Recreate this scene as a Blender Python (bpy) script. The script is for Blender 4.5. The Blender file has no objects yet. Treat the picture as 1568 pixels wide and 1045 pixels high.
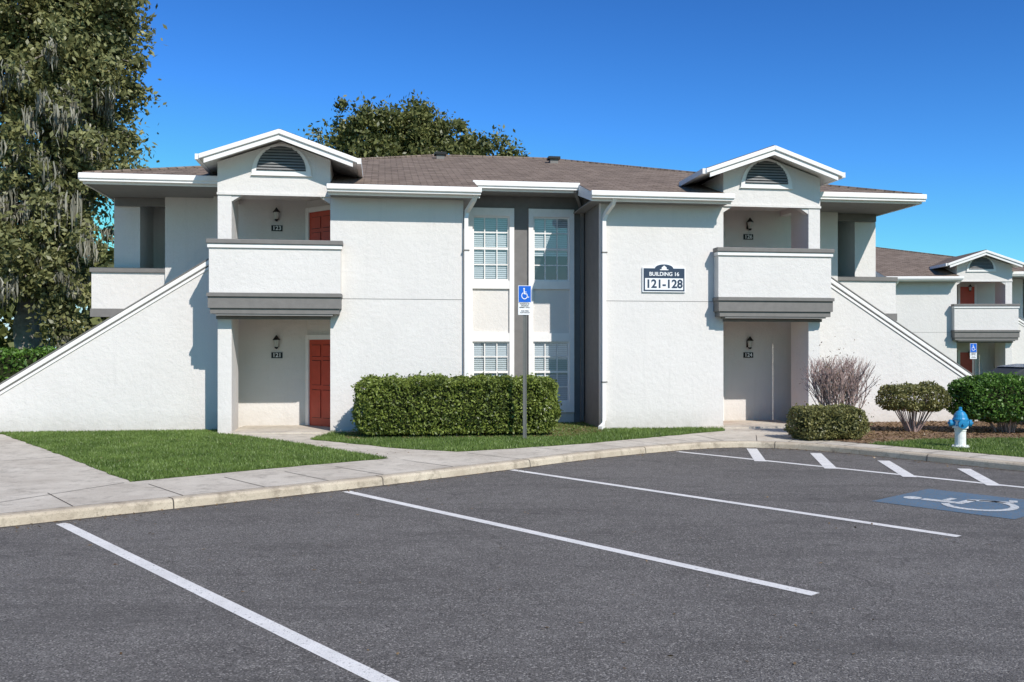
import bpy, bmesh, math, random
import numpy as np
from mathutils import Vector, Matrix
from mathutils.geometry import tessellate_polygon
random.seed(7)
scene=bpy.context.scene
col=scene.collection
scene.view_settings.view_transform='Standard'
scene.view_settings.look='None'
scene.view_settings.exposure=0

# ------------------------------------------------------------------ materials
def new_mat(name):
    m=bpy.data.materials.new(name); m.use_nodes=True
    nt=m.node_tree; nt.nodes.clear()
    out=nt.nodes.new('ShaderNodeOutputMaterial')
    return m,nt,out
def N(nt,t,**kw):
    n=nt.nodes.new(t)
    for k,v in kw.items():
        if k in n.inputs: n.inputs[k].default_value=v
        else: setattr(n,k,v)
    return n
def ramp(nt,fac,stops):
    r=nt.nodes.new('ShaderNodeValToRGB')
    el=r.color_ramp.elements
    while len(el)<len(stops): el.new(0.5)
    for e,(p,c) in zip(el,stops):
        e.position=p; e.color=(c[0],c[1],c[2],1)
    nt.links.new(fac,r.inputs[0]); return r.outputs[0]
def mixc(nt,a,b,fac,mode='MIX'):
    m=nt.nodes.new('ShaderNodeMix'); m.data_type='RGBA'; m.blend_type=mode
    for i,v in ((0,fac),(6,a),(7,b)):
        if hasattr(v,'links') or hasattr(v,'is_linked'): nt.links.new(v,m.inputs[i])
        else: m.inputs[i].default_value=v if i==0 else (v[0],v[1],v[2],1)
    return m.outputs[2]
def noise(nt,vec,scale,detail=4,rough=.6):
    n=N(nt,'ShaderNodeTexNoise'); n.inputs['Scale'].default_value=scale
    n.inputs['Detail'].default_value=detail; n.inputs['Roughness'].default_value=rough
    nt.links.new(vec,n.inputs['Vector']); return n.outputs['Fac']
def bump(nt,h,strength,dist,prev=None):
    b=N(nt,'ShaderNodeBump'); b.inputs['Strength'].default_value=strength; b.inputs['Distance'].default_value=dist
    nt.links.new(h,b.inputs['Height'])
    if prev: nt.links.new(prev,b.inputs['Normal'])
    return b.outputs[0]
def coord(nt,w='Object'):
    return N(nt,'ShaderNodeTexCoord').outputs[w]

def mat_simple(name,c,rough=.6,metal=0,var=.08,nscale=6,bstr=0,bscale=60,spec=.3):
    m,nt,out=new_mat(name); v=coord(nt)
    p=N(nt,'ShaderNodeBsdfPrincipled'); p.inputs['Roughness'].default_value=rough
    p.inputs['Metallic'].default_value=metal; p.inputs['Specular IOR Level'].default_value=spec
    n=noise(nt,v,nscale,3)
    lo=[x*(1-var) for x in c]; hi=[min(1,x*(1+var)) for x in c]
    nt.links.new(ramp(nt,n,[(.3,lo),(.7,hi)]),p.inputs['Base Color'])
    if bstr: nt.links.new(bump(nt,noise(nt,v,bscale,2),bstr,.01),p.inputs['Normal'])
    nt.links.new(p.outputs[0],out.inputs[0]); return m

def mat_stucco(name,c):
    m,nt,out=new_mat(name); v=coord(nt)
    p=N(nt,'ShaderNodeBsdfPrincipled'); p.inputs['Roughness'].default_value=.85
    p.inputs['Specular IOR Level'].default_value=.15
    n=noise(nt,v,1.3,4,.6)
    base=ramp(nt,n,[(.3,[x*.95 for x in c]),(.7,c)])
    fine=noise(nt,v,45,2)
    base=mixc(nt,base,[x*.85 for x in c],ramp(nt,fine,[(.5,(0,0,0)),(.85,(.7,.7,.7))]))
    sx=N(nt,'ShaderNodeSeparateXYZ'); nt.links.new(v,sx.inputs[0])
    mr=N(nt,'ShaderNodeMapRange'); mr.inputs[1].default_value=.1; mr.inputs[2].default_value=.6; mr.inputs[3].default_value=.75; mr.inputs[4].default_value=0
    nt.links.new(sx.outputs[2],mr.inputs[0])
    mu=N(nt,'ShaderNodeMath'); mu.operation='MULTIPLY'; nt.links.new(mr.outputs[0],mu.inputs[0]); nt.links.new(noise(nt,v,5,3),mu.inputs[1])
    base=mixc(nt,base,(c[0]*.58,c[1]*.54,c[2]*.48),mu.outputs[0])
    mp=N(nt,'ShaderNodeMapping'); mp.inputs['Scale'].default_value=(7,7,.35); nt.links.new(v,mp.inputs[0])
    st=noise(nt,mp.outputs[0],1,4,.65)
    base=mixc(nt,base,[x*.85 for x in c],ramp(nt,st,[(.55,(0,0,0)),(.8,(.5,.5,.5))]))
    nt.links.new(base,p.inputs['Base Color'])
    b=bump(nt,noise(nt,v,55,3,.7),.5,.014)
    b=bump(nt,noise(nt,v,8,3,.6),.4,.03,b)
    nt.links.new(b,p.inputs['Normal'])
    nt.links.new(p.outputs[0],out.inputs[0]); return m

M={}
M['wall']=mat_stucco('wall_stucco',(.70,.665,.63))
M['trim']=mat_simple('white_trim',(.80,.77,.74),.5,var=.04)
M['grey']=mat_simple('grey_trim',(.18,.168,.157),.6,var=.08,bstr=.1)
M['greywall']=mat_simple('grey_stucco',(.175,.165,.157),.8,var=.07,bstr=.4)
M['soffit']=mat_simple('soffit',(.22,.21,.20),.7,var=.05)  # white soffits coloured dark, deepening the shade under the eaves
M['red']=mat_simple('red_door_paint',(.52,.075,.042),.4,var=.06,spec=.4)
M['metal']=mat_simple('metal_dark',(.03,.03,.03),.4,.5)
M['lampglass']=mat_simple('lamp_glass',(.5,.5,.46),.2)
M['galv']=mat_simple('galvanised_steel',(.16,.16,.15),.55,.5)
M['navy']=mat_simple('navy_sign',(.03,.05,.085),.45)
M['signwhite']=mat_simple('sign_white',(.8,.8,.8),.45,var=.02)
M['signblue']=mat_simple('sign_blue',(.01,.12,.55),.4,var=.03)
M['louver']=mat_simple('louver_grey',(.20,.20,.20),.6)
M['blind']=mat_simple('blinds',(.66,.66,.65),.6,var=.05,nscale=3)
M['dark']=mat_simple('dark_interior',(.05,.055,.06),.8)
M['bark']=mat_simple('bark',(.27,.24,.21),.9,var=.35,nscale=5,bstr=.8,bscale=12)
M['twig']=mat_simple('twig',(.32,.23,.21),.85,var=.25,nscale=15)
M['hblue']=mat_simple('hydrant_blue',(.02,.22,.42),.4,var=.12)
M['hwhite']=mat_simple('hydrant_white',(.74,.74,.70),.5,var=.12,nscale=14)
M['tyre']=mat_simple('tyre',(.02,.02,.02),.8)
M['carpaint']=mat_simple('car_paint',(.02,.06,.16),.2,.3,spec=.6)

m,nt,out=new_mat('roof_shingles'); v=coord(nt)
p=N(nt,'ShaderNodeBsdfPrincipled'); p.inputs['Roughness'].default_value=.95; p.inputs['Specular IOR Level'].default_value=.1
br=N(nt,'ShaderNodeTexBrick'); br.inputs['Scale'].default_value=1
br.inputs['Brick Width'].default_value=.32; br.inputs['Row Height'].default_value=.15; br.inputs['Mortar Size'].default_value=.014
br.inputs['Color1'].default_value=(.145,.110,.088,1); br.inputs['Color2'].default_value=(.26,.20,.16,1); br.inputs['Mortar'].default_value=(.07,.055,.045,1)
br.inputs['Bias'].default_value=-.1
nt.links.new(v,br.inputs['Vector'])
c=mixc(nt,br.outputs['Color'],(.30,.235,.19),ramp(nt,noise(nt,v,3,4,.7),[(.4,(0,0,0)),(.75,(.5,.5,.5))]))
c=mixc(nt,c,(.09,.07,.058),ramp(nt,noise(nt,v,40,2),[(.5,(0,0,0)),(.8,(.6,.6,.6))]))
nt.links.new(c,p.inputs['Base Color'])
nt.links.new(bump(nt,noise(nt,v,50,2),.5,.02),p.inputs['Normal'])
nt.links.new(p.outputs[0],out.inputs[0]); M['roof']=m

m,nt,out=new_mat('window_glass')
tr=N(nt,'ShaderNodeBsdfTransparent'); tr.inputs[0].default_value=(.80,.85,.88,1)
gl=N(nt,'ShaderNodeBsdfGlossy'); gl.inputs['Roughness'].default_value=.02; gl.inputs[0].default_value=(.9,.95,1,1)
mx=N(nt,'ShaderNodeMixShader'); mx.inputs[0].default_value=.12; nt.links.new(tr.outputs[0],mx.inputs[1]); nt.links.new(gl.outputs[0],mx.inputs[2])
nt.links.new(mx.outputs[0],out.inputs[0]); M['glass']=m

# asphalt
m,nt,out=new_mat('asphalt'); v=coord(nt)
p=N(nt,'ShaderNodeBsdfPrincipled'); p.inputs['Roughness'].default_value=.92; p.inputs['Specular IOR Level'].default_value=.15
big=noise(nt,v,.4,4,.65); fine=noise(nt,v,80,2,.7)
c=ramp(nt,big,[(.3,(.130,.119,.110)),(.7,(.195,.180,.167))])
c=mixc(nt,c,(.245,.228,.211),ramp(nt,noise(nt,v,3.5,4,.75),[(.46,(0,0,0)),(.75,(.6,.6,.6))]))
c=mixc(nt,c,(.042,.039,.037),ramp(nt,fine,[(.30,(.95,.95,.95)),(.53,(0,0,0))]))
vo=N(nt,'ShaderNodeTexVoronoi'); vo.inputs['Scale'].default_value=95; nt.links.new(v,vo.inputs['Vector'])
sep=N(nt,'ShaderNodeSeparateColor'); nt.links.new(vo.outputs['Color'],sep.inputs[0])
c=mixc(nt,c,(.40,.37,.335),ramp(nt,sep.outputs[0],[(.78,(0,0,0)),(.97,(.75,.75,.75))]))
c=mixc(nt,c,(.055,.051,.048),ramp(nt,sep.outputs[1],[(.74,(0,0,0)),(.95,(.8,.8,.8))]))
mp=N(nt,'ShaderNodeMapping'); mp.inputs['Rotation'].default_value=(0,0,math.radians(49)); mp.inputs['Scale'].default_value=(.3,1.6,1); nt.links.new(v,mp.inputs[0])
c=mixc(nt,c,(.085,.078,.073),ramp(nt,noise(nt,mp.outputs[0],1,4,.75),[(.5,(0,0,0)),(.72,(.6,.6,.6))]))
wn=N(nt,'ShaderNodeTexNoise'); wn.inputs['Scale'].default_value=1.6; wn.inputs['Detail'].default_value=4; nt.links.new(v,wn.inputs['Vector'])
vc=N(nt,'ShaderNodeTexVoronoi'); vc.feature='DISTANCE_TO_EDGE'; vc.inputs['Scale'].default_value=.30
ad=N(nt,'ShaderNodeMix'); ad.data_type='RGBA'; ad.blend_type='LINEAR_LIGHT'; ad.inputs[0].default_value=.45; nt.links.new(v,ad.inputs[6]); nt.links.new(wn.outputs['Color'],ad.inputs[7])
nt.links.new(ad.outputs[2],vc.inputs['Vector'])
c=mixc(nt,c,(.055,.05,.047),ramp(nt,vc.outputs['Distance'],[(.0012,(.5,.5,.5)),(.0035,(0,0,0))]))
nt.links.new(c,p.inputs['Base Color'])
b=bump(nt,fine,.9,.016)
nt.links.new(b,p.inputs['Normal'])
nt.links.new(p.outputs[0],out.inputs[0]); M['asphalt']=m

def mat_concrete(name,c0,c1,st=.7):
    m,nt,out=new_mat(name); v=coord(nt)
    p=N(nt,'ShaderNodeBsdfPrincipled'); p.inputs['Roughness'].default_value=.9; p.inputs['Specular IOR Level'].default_value=.15
    c=ramp(nt,noise(nt,v,.9,5,.68),[(.3,c0),(.7,c1)])
    c=mixc(nt,c,[x*.50 for x in c0],ramp(nt,noise(nt,v,4,5,.78),[(.50,(0,0,0)),(.76,(st,st,st))]))
    c=mixc(nt,c,[x*.5 for x in c0],ramp(nt,noise(nt,v,60,2),[(.56,(0,0,0)),(.78,(.7,.7,.7))]))
    nt.links.new(c,p.inputs['Base Color'])
    nt.links.new(bump(nt,noise(nt,v,50,2,.7),.5,.008),p.inputs['Normal'])
    nt.links.new(p.outputs[0],out.inputs[0]); return m
M['conc']=mat_concrete('concrete',(.45,.395,.325),(.63,.57,.48),.8)
M['kerb']=mat_concrete('kerb_concrete',(.38,.31,.23),(.60,.52,.40),1)
M['joint']=mat_simple('joint',(.10,.085,.07),.95,var=.3)

def mat_paint(name,c,wear,seed):
    m,nt,out=new_mat(name); v=coord(nt)
    p=N(nt,'ShaderNodeBsdfPrincipled'); p.inputs['Roughness'].default_value=.8
    mp=N(nt,'ShaderNodeMapping'); mp.inputs['Location'].default_value=(seed,seed,0); nt.links.new(v,mp.inputs[0])
    c1=ramp(nt,noise(nt,mp.outputs[0],3,4),[(.3,[x*.8 for x in c]),(.7,c)])
    w=ramp(nt,noise(nt,mp.outputs[0],30,4,.85),[(wear,(0,0,0)),(wear+.1,(1,1,1))])
    c2=mixc(nt,c1,(.16,.15,.138),w)
    nt.links.new(c2,p.inputs['Base Color'])
    nt.links.new(bump(nt,noise(nt,v,80,2),.7,.012),p.inputs['Normal'])
    nt.links.new(p.outputs[0],out.inputs[0]); return m
M['line']=mat_paint('line_paint',(.78,.75,.71),.575,0)
M['pblue']=mat_paint('blue_paint',(.085,.165,.25),.49,3)
M['pwhite']=mat_paint('symbol_paint',(.62,.63,.62),.53,5)

m,nt,out=new_mat('lawn_turf'); v=coord(nt)
p=N(nt,'ShaderNodeBsdfPrincipled'); p.inputs['Roughness'].default_value=1; p.inputs['Specular IOR Level'].default_value=.1
c=ramp(nt,noise(nt,v,1.2,4,.7),[(.3,(.075,.13,.027)),(.7,(.14,.20,.048))])
c=mixc(nt,c,(.18,.17,.075),ramp(nt,noise(nt,v,25,3),[(.5,(0,0,0)),(.75,(.6,.6,.6))]))
nt.links.new(c,p.inputs['Base Color']); nt.links.new(bump(nt,noise(nt,v,60,2),1,.04),p.inputs['Normal'])
nt.links.new(p.outputs[0],out.inputs[0]); M['turf']=m
M['mulch']=mat_simple('mulch',(.28,.185,.125),1,var=.5,nscale=30,bstr=1,bscale=50,spec=.1)

def mat_leaf(name,dark,light,trans=.3,nscale=1.2):
    m,nt,out=new_mat(name)
    geo=N(nt,'ShaderNodeNewGeometry')
    n=noise(nt,geo.outputs['Position'],nscale,2,.6)
    add=N(nt,'ShaderNodeMath'); add.operation='MULTIPLY_ADD'
    nt.links.new(geo.outputs['Random Per Island'],add.inputs[0]); add.inputs[1].default_value=.55
    sub=N(nt,'ShaderNodeMath'); sub.operation='SUBTRACT'; nt.links.new(n,sub.inputs[0]); sub.inputs[1].default_value=.27
    nt.links.new(sub.outputs[0],add.inputs[2])
    c=ramp(nt,add.outputs[0],[(.15,dark),(.85,light)])
    d=N(nt,'ShaderNodeBsdfDiffuse'); nt.links.new(c,d.inputs[0])
    gs=N(nt,'ShaderNodeBsdfGlossy'); gs.inputs['Roughness'].default_value=.45; gs.inputs[0].default_value=(.5,.5,.5,1)
    t=N(nt,'ShaderNodeBsdfTranslucent'); nt.links.new(c,t.inputs[0])
    mx=N(nt,'ShaderNodeMixShader'); mx.inputs[0].default_value=trans
    nt.links.new(d.outputs[0],mx.inputs[1]); nt.links.new(t.outputs[0],mx.inputs[2])
    m2=N(nt,'ShaderNodeMixShader'); m2.inputs[0].default_value=.05
    nt.links.new(mx.outputs[0],m2.inputs[1]); nt.links.new(gs.outputs[0],m2.inputs[2]); nt.links.new(m2.outputs[0],out.inputs[0])
    return m
M['oakleaf']=mat_leaf('oak_leaves',(.08,.09,.03),(.34,.34,.14),.35,.8)
M['backleaf']=mat_leaf('tree_leaves',(.055,.07,.02),(.24,.25,.085),.3,.6)
M['moss']=mat_leaf('spanish_moss',(.18,.175,.13),(.42,.40,.32),.3,.8)
M['hedgeleaf']=mat_leaf('hedge_leaves',(.055,.08,.015),(.29,.35,.07),.3,3)
M['bushleaf']=mat_leaf('bush_leaves',(.04,.09,.015),(.16,.30,.05),.3,3)
M['dryleaf']=mat_leaf('olive_leaves',(.09,.095,.03),(.31,.29,.105),.3,3)
M['blade']=mat_leaf('grass_blades',(.085,.14,.027),(.23,.32,.08),.35,1.2)
M['deadleaf']=mat_leaf('dead_leaves',(.10,.06,.03),(.28,.19,.10),.1,3)
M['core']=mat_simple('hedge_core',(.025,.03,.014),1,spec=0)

# ------------------------------------------------------------------ mesh helpers
def mk(name,verts,faces,mat,parent=None,smooth=False,recalc=True):
    me=bpy.data.meshes.new(name); me.from_pydata([tuple(v) for v in verts],[],faces)
    if recalc:
        bm=bmesh.new(); bm.from_mesh(me); bmesh.ops.recalc_face_normals(bm,faces=bm.faces); bm.to_mesh(me); bm.free()
    me.materials.append(mat)
    if smooth:
        for p in me.polygons: p.use_smooth=True
    ob=bpy.data.objects.new(name,me); col.objects.link(ob)
    if parent: ob.parent=parent
    return ob
def empty(name,loc=(0,0,0),rz=0):
    e=bpy.data.objects.new(name,None); e.location=loc; e.rotation_euler=(0,0,rz); col.objects.link(e); return e

class Group:
    def __init__(s): s.p={}
    def add(s,name,mat,verts,faces):
        V,F,_=s.p.setdefault(name,([],[],mat)); o=len(V)
        V.extend(verts); F.extend([tuple(i+o for i in f) for f in faces])
    def box(s,name,mat,a0,a1,b0,b1,c0,c1,f=None):
        a0,a1=sorted((a0,a1)); b0,b1=sorted((b0,b1)); c0,c1=sorted((c0,c1))
        v=[(a0,b0,c0),(a1,b0,c0),(a1,b1,c0),(a0,b1,c0),(a0,b0,c1),(a1,b0,c1),(a1,b1,c1),(a0,b1,c1)]
        if f: v=[f(*p) for p in v]
        s.add(name,mat,v,[(0,3,2,1),(4,5,6,7),(0,1,5,4),(1,2,6,5),(2,3,7,6),(3,0,4,7)])
    def prism(s,name,mat,poly,lo,hi,axis='v'):
        n=len(poly)
        if axis=='v': f=lambda p,t:(p[0],t,p[1])
        elif axis=='s': f=lambda p,t:(t,p[0],p[1])
        else: f=lambda p,t:(p[0],p[1],t)
        v=[f(p,lo) for p in poly]+[f(p,hi) for p in poly]
        s.add(name,mat,v,[tuple(range(n))[::-1],tuple(range(n,2*n))]+[(i,(i+1)%n,n+(i+1)%n,n+i) for i in range(n)])
    def tube(s,name,mat,pts,r,seg=4,rot=math.pi/4,r2=None):
        pts=[Vector(p) for p in pts]; V=[];F=[]
        for i,p in enumerate(pts):
            d=(pts[min(i+1,len(pts)-1)]-pts[max(i-1,0)]).normalized()
            up=Vector((0,0,1)) if abs(d.z)<.9 else Vector((0,1,0))
            a=d.cross(up).normalized(); b=d.cross(a)
            rr=r if r2 is None else r+(r2-r)*i/(len(pts)-1)
            for k in range(seg):
                t=rot+2*math.pi*k/seg
                V.append(tuple(p+a*math.cos(t)*rr+b*math.sin(t)*rr))
        for i in range(len(pts)-1):
            for k in range(seg):
                F.append((i*seg+k,i*seg+(k+1)%seg,(i+1)*seg+(k+1)%seg,(i+1)*seg+k))
        F.append(tuple(range(seg))[::-1]); F.append(tuple((len(pts)-1)*seg+k for k in range(seg)))
        s.add(name,mat,V,F)
    def lathe(s,name,mat,prof,c=(0,0,0),seg=16,axis='z',f=None):
        V=[];F=[]
        for r,h in prof:
            for k in range(seg):
                t=2*math.pi*k/seg
                if axis=='z': p=(c[0]+r*math.cos(t),c[1]+r*math.sin(t),c[2]+h)
                elif axis=='x': p=(c[0]+h,c[1]+r*math.cos(t),c[2]+r*math.sin(t))
                else: p=(c[0]+r*math.cos(t),c[1]+h,c[2]+r*math.sin(t))
                V.append(f(*p) if f else p)
        for i in range(len(prof)-1):
            for k in range(seg):
                F.append((i*seg+k,i*seg+(k+1)%seg,(i+1)*seg+(k+1)%seg,(i+1)*seg+k))
        F.append(tuple(range(seg))); F.append(tuple((len(prof)-1)*seg+k for k in range(seg)))
        s.add(name,mat,V,F)
    def build(s,parent,bevel={},smooth=()):
        obs=[]
        for name,(V,F,mat) in s.p.items():
            ob=mk(name,V,F,mat,parent,smooth=name in smooth)
            if name in bevel:
                b=ob.modifiers.new('bevel','BEVEL'); b.width=bevel[name]; b.segments=2; b.limit_method='ANGLE'
            obs.append(ob)
        return obs

def text(body,size,loc,mat,parent,rot=(math.pi/2,0,0),ext=.002,name='lettering',off=.018):
    c=bpy.data.curves.new(name,'FONT'); c.body=body; c.size=size; c.align_x='CENTER'; c.align_y='CENTER'; c.extrude=ext
    c.offset=size*off
    c.materials.append(mat)
    o=bpy.data.objects.new(name,c); o.location=loc; o.rotation_euler=rot; col.objects.link(o); o.parent=parent; return o

def wheelchair():
    polys=[]
    def disc(cx,cy,r,n=14): polys.append([(cx+r*math.cos(2*math.pi*i/n),cy+r*math.sin(2*math.pi*i/n)) for i in range(n)])
    def strip(a,b,w):
        dx,dy=b[0]-a[0],b[1]-a[1]; L=math.hypot(dx,dy); nx,ny=-dy/L*w/2,dx/L*w/2
        polys.append([(a[0]+nx,a[1]+ny),(b[0]+nx,b[1]+ny),(b[0]-nx,b[1]-ny),(a[0]-nx,a[1]-ny)])
    disc(-.02,.43,.075); strip((-.02,.34),(0,-.01),.09); strip((.045,.17),(.2,.17),.06); strip((.045,.02),(.22,.02),.08)
    strip((.2,.055),(.33,-.28),.075); strip((.345,-.27),(.44,-.23),.065)
    a0,a1=math.radians(115),math.radians(385)
    for i in range(16):
        t0=a0+(a1-a0)*i/16; t1=a0+(a1-a0)*(i+1)/16
        r0,r1=.23,.295; cx,cy=.02,-.13
        polys.append([(cx+r0*math.cos(t0),cy+r0*math.sin(t0)),(cx+r1*math.cos(t0),cy+r1*math.sin(t0)),(cx+r1*math.cos(t1),cy+r1*math.sin(t1)),(cx+r0*math.cos(t1),cy+r0*math.sin(t1))])
    return polys

# ------------------------------------------------------------------ apartment building (local: s along facade, v into building, z up)
E0=5.55; SL=.30; WE=9.95
def zr(v): return E0+SL*(v+.45)
def apartment(parent):
    g=Group(); W,T,G,R,SO=M['wall'],M['trim'],M['grey'],M['roof'],M['soffit']
    for q in (-1,1):
        g.box('front_wall',W,q*1.6,q*4.57,0,.2,0,5.42)
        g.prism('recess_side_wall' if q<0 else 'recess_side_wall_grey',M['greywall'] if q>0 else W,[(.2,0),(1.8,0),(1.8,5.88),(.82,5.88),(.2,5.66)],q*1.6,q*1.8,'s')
        g.box('porch_inner_wall',W,q*3.85,q*4.0,.2,1.8,0,5.55)
        g.box('wall_joint',G,q*1.62,q*4.55,-.004,.05,3.095,3.105)
        g.box('entry_pier',W,q*6.7,q*7.0,0,.95,0,5.41)
        cs=5.63; GH=1.65
        g.prism('gable_wall',W,[(q*4.572,5.41),(q*7.0,5.41),(q*7.0,6.08),(q*cs,6.56),(q*4.572,6.19)],0,.25)
        g.box('gable_side_wall',W,q*4.572,q*4.77,.25,3.2,5.43,6.16)
        g.box('gable_side_wall',W,q*6.8,q*7.0,.25,3.2,5.43,6.06)
        g.box('header_trim',W,q*4.56,q*7.01,-.03,.0,5.36,5.41)
        g.prism('opening_bracket',W,[(q*4.575,5.36),(q*4.80,5.36),(q*4.575,5.22)],.01,.2)
        g.prism('opening_bracket',W,[(q*6.698,5.36),(q*6.48,5.36),(q*6.698,5.22)],.01,.2)
        for d in (-1,1):
            a=(q*cs,6.73); b=(q*cs+d*GH,6.15)
            top=[(a[0],a[1]),(b[0],b[1]),(b[0],b[1]-.05),(a[0],a[1]-.05)]
            g.prism('gable_shingles',R,[(p[0],p[1]+.012) for p in top],-.46,4.2)
            g.prism('gable_soffit',T,[(a[0],a[1]-.042),(b[0],b[1]-.042),(b[0],b[1]-.12),(a[0],a[1]-.12)],-.44,4.0)
            g.prism('gable_fascia',T,[(a[0],a[1]-.01),(b[0]+d*.02,b[1]-.015),(b[0]+d*.02,b[1]-.12),(a[0],a[1]-.115)],-.54,-.465)
            g.prism('gable_fascia_lower',T,[(a[0],a[1]-.117),(b[0]-d*.08,b[1]-.092),(b[0]-d*.08,b[1]-.20),(a[0],a[1]-.225)],-.50,-.45)
            g.box('gable_side_gutter',T,b[0]+d*.005,b[0]+d*.1,-.5,1.2,b[1]-.13,b[1]-.01)
        def arch(a,b,z0,n=20): return [(q*cs+a*math.cos(math.pi*i/n),z0+b*math.sin(math.pi*i/n)) for i in range(n+1)]
        g.prism('vent_frame',T,[(q*cs-.66,5.80),(q*cs+.66,5.80)]+arch(.64,.66,5.84),-.05,0)
        g.prism('vent_panel',M['dark'],arch(.53,.54,5.91),-.058,-.05)
        for i in range(8):
            z=5.925+i*.064; hw=.53*math.sqrt(max(0,1-((z+.02-5.91)/.54)**2))
            g.add('vent_louvres',M['louver'],[(q*cs-hw,-.058,z+.045),(q*cs+hw,-.058,z+.045),(q*cs+hw,-.085,z),(q*cs-hw,-.085,z)],[(0,1,2,3)])
        o,i_=7.13,4.33
        g.box('balcony_parapet',W,q*i_,q*o,-.30,-.14,3.19,4.16)
        g.box('balcony_parapet',W,q*i_,q*(i_+.14),-.14,-.002,3.19,4.16)
        g.box('balcony_parapet',W,q*(o-.125),q*o,-.14,.9,3.19,4.16)
        g.box('balcony_lip',T,q*(i_-.03),q*(o+.03),-.34,-.10,4.162,4.25)
        g.box('balcony_cap',G,q*(i_-.05),q*(o+.05),-.37,-.07,4.252,4.35)
        g.box('balcony_cap_side',G,q*(o-.16),q*(o+.04),-.07,.93,4.255,4.34)
        g.box('balcony_band',G,q*(i_-.01),q*(o+.01),-.36,-.003,2.86,3.187)
        g.box('balcony_band_top',G,q*(i_-.03),q*(o+.03),-.40,-.003,3.11,3.183)
        g.box('balcony_band_lower',G,q*(i_+.03),q*(o-.03),-.32,-.003,2.74,2.858)
        g.box('balcony_floor',W,q*4.59,q*6.69,.003,1.795,2.70,3.2)
        g.box('balcony_floor',W,q*4.02,q*4.59,.203,1.795,2.70,3.2)
        g.box('balcony_soffit',SO,q*4.5,q*6.99,-.3,-.003,2.70,2.738)
        g.box('lintel_trim',G,q*4.56,q*7.02,-.05,-.002,2.63,2.698)
        g.box('porch_slab',M['conc'],q*4.0,q*6.7,-.25,1.8,.02,.15)
        g.box('porch_ceiling',W,q*4.0,q*6.8,.26,1.8,5.56,5.62)
        g.box('porch_back_wall',W,q*5.1,q*7.4,1.8,2.0,0,5.62)
        g.box('core_wall',W,q*7.4,q*8.6,2.2,2.4,0,5.9)
        g.box('core_wall',W,q*7.4,q*7.2,2.0,2.2,0,5.9)
        g.box('wing_wall',W,q*9.25,q*9.85,2.5,3.8,0,6.0)
        g.box('wing_wall',W,q*8.4,q*8.6,2.4,3.8,0,6.0)
        g.box('wing_wall',W,q*8.4,q*9.85,3.8,4.0,0,6.0)
        g.box('end_wall',W,q*9.65,q*9.85,4.0,14.6,0,5.8)
        g.box('wing_parapet',W,q*8.62,q*10.3,2.27,2.41,2.95,3.82)
        g.box('wing_parapet',W,q*10.16,q*10.3,2.41,3.6,2.95,3.82)
        g.box('wing_cap',G,q*8.6,q*10.33,2.22,2.46,3.822,3.93)
        g.box('wing_cap',G,q*10.12,q*10.34,2.46,3.62,3.822,3.925)
        g.box('wing_band',G,q*8.6,q*10.32,2.23,2.495,2.75,2.948)
        g.box('wing_floor',SO,q*8.61,q*9.24,2.5,3.79,2.8,2.945)
        def zs(s): return 4.15-.636*(s-7.2)
        g.prism('stair_wall',W,[(q*7.002,0),(q*12.1,0),(q*12.1,zs(12.1)-.16),(q*7.002,zs(7.0)-.16)],.952,1.1)
        g.prism('stair_wall_back',W,[(q*7.41,0),(q*12.1,0),(q*12.1,zs(12.1)-.16),(q*8.6,zs(8.6)-.16),(q*7.41,3.0)],2.1,2.19)
        for vv0,vv1 in ((.90,1.15),(2.06,2.24)):
            s0=7.05 if vv0<1.5 else 8.62
            g.prism('stair_cap',T,[(q*s0,zs(s0)-.155),(q*12.15,zs(12.15)-.155),(q*12.15,zs(12.15)-.03),(q*s0,zs(s0)-.03)],vv0,vv1)
        g.prism('stair_cap_top',G,[(q*7.05,zs(7.05)-.03),(q*12.17,zs(12.17)-.03),(q*12.17,zs(12.17)),(q*7.05,zs(7.05))],.89,1.12)
        g.prism('stair_lip',G,[(q*7.03,zs(7.03)-.158),(q*12.12,zs(12.12)-.158),(q*12.12,zs(12.12)-.19),(q*7.03,zs(7.03)-.19)],.93,.951)
        g.prism('stair_lip_lower',T,[(q*7.03,zs(7.03)-.192),(q*12.12,zs(12.12)-.192),(q*12.12,zs(12.12)-.25),(q*7.03,zs(7.03)-.25)],.925,.951)
        for k in range(16):
            s1=7.4+k*.285
            if 3.15-k*.18-.18>.2: g.box('stair_step',M['conc'],q*s1,q*(s1+.285),1.101,2.099,0,3.15-k*.18-.18)
        A=(q*5.22,1.795); dx,dy=-q*.70711,-.70711; nx,ny=q*.70711,-.70711
        f=lambda t,d,z:(A[0]+dx*t+nx*d,A[1]+dy*t+ny*d,z)
        g.box('splay_wall',W,-.1,1.35,-.12,0,0,5.55,f)
        for z0 in (.152,3.202):
            d0,d1=.12,1.0
            g.box('door_leaf',M['red'],d0,d1,.003,.03,z0,z0+2.05,f)
            for (x0,x1) in ((.10,.40),(.49,.79)):
                for (zz0,zz1) in ((.2,.85),(.98,1.55),(1.66,1.92)):
                    g.box('door_panel_groove',M['metal'],d0+x0-.012,d0+x1+.012,.0303,.0318,z0+zz0-.012,z0+zz1+.012,f)
                    g.box('door_panel',M['red'],d0+x0,d0+x1,.032,.045,z0+zz0,z0+zz1,f)
            g.box('door_frame',T,d0-.11,d0-.002,.003,.065,z0,z0+2.17,f)
            g.box('door_frame',T,d1+.002,d1+.1,.003,.065,z0,z0+2.17,f)
            g.box('door_frame',T,d0-.0,d1,.003,.06,z0+2.055,z0+2.17,f)
            g.lathe('door_knob',M['galv'],[(.01,.03),(.035,.05),(.035,.08),(.01,.095)],(d0+.80,0,z0+.98),10,'y',f)
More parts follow.
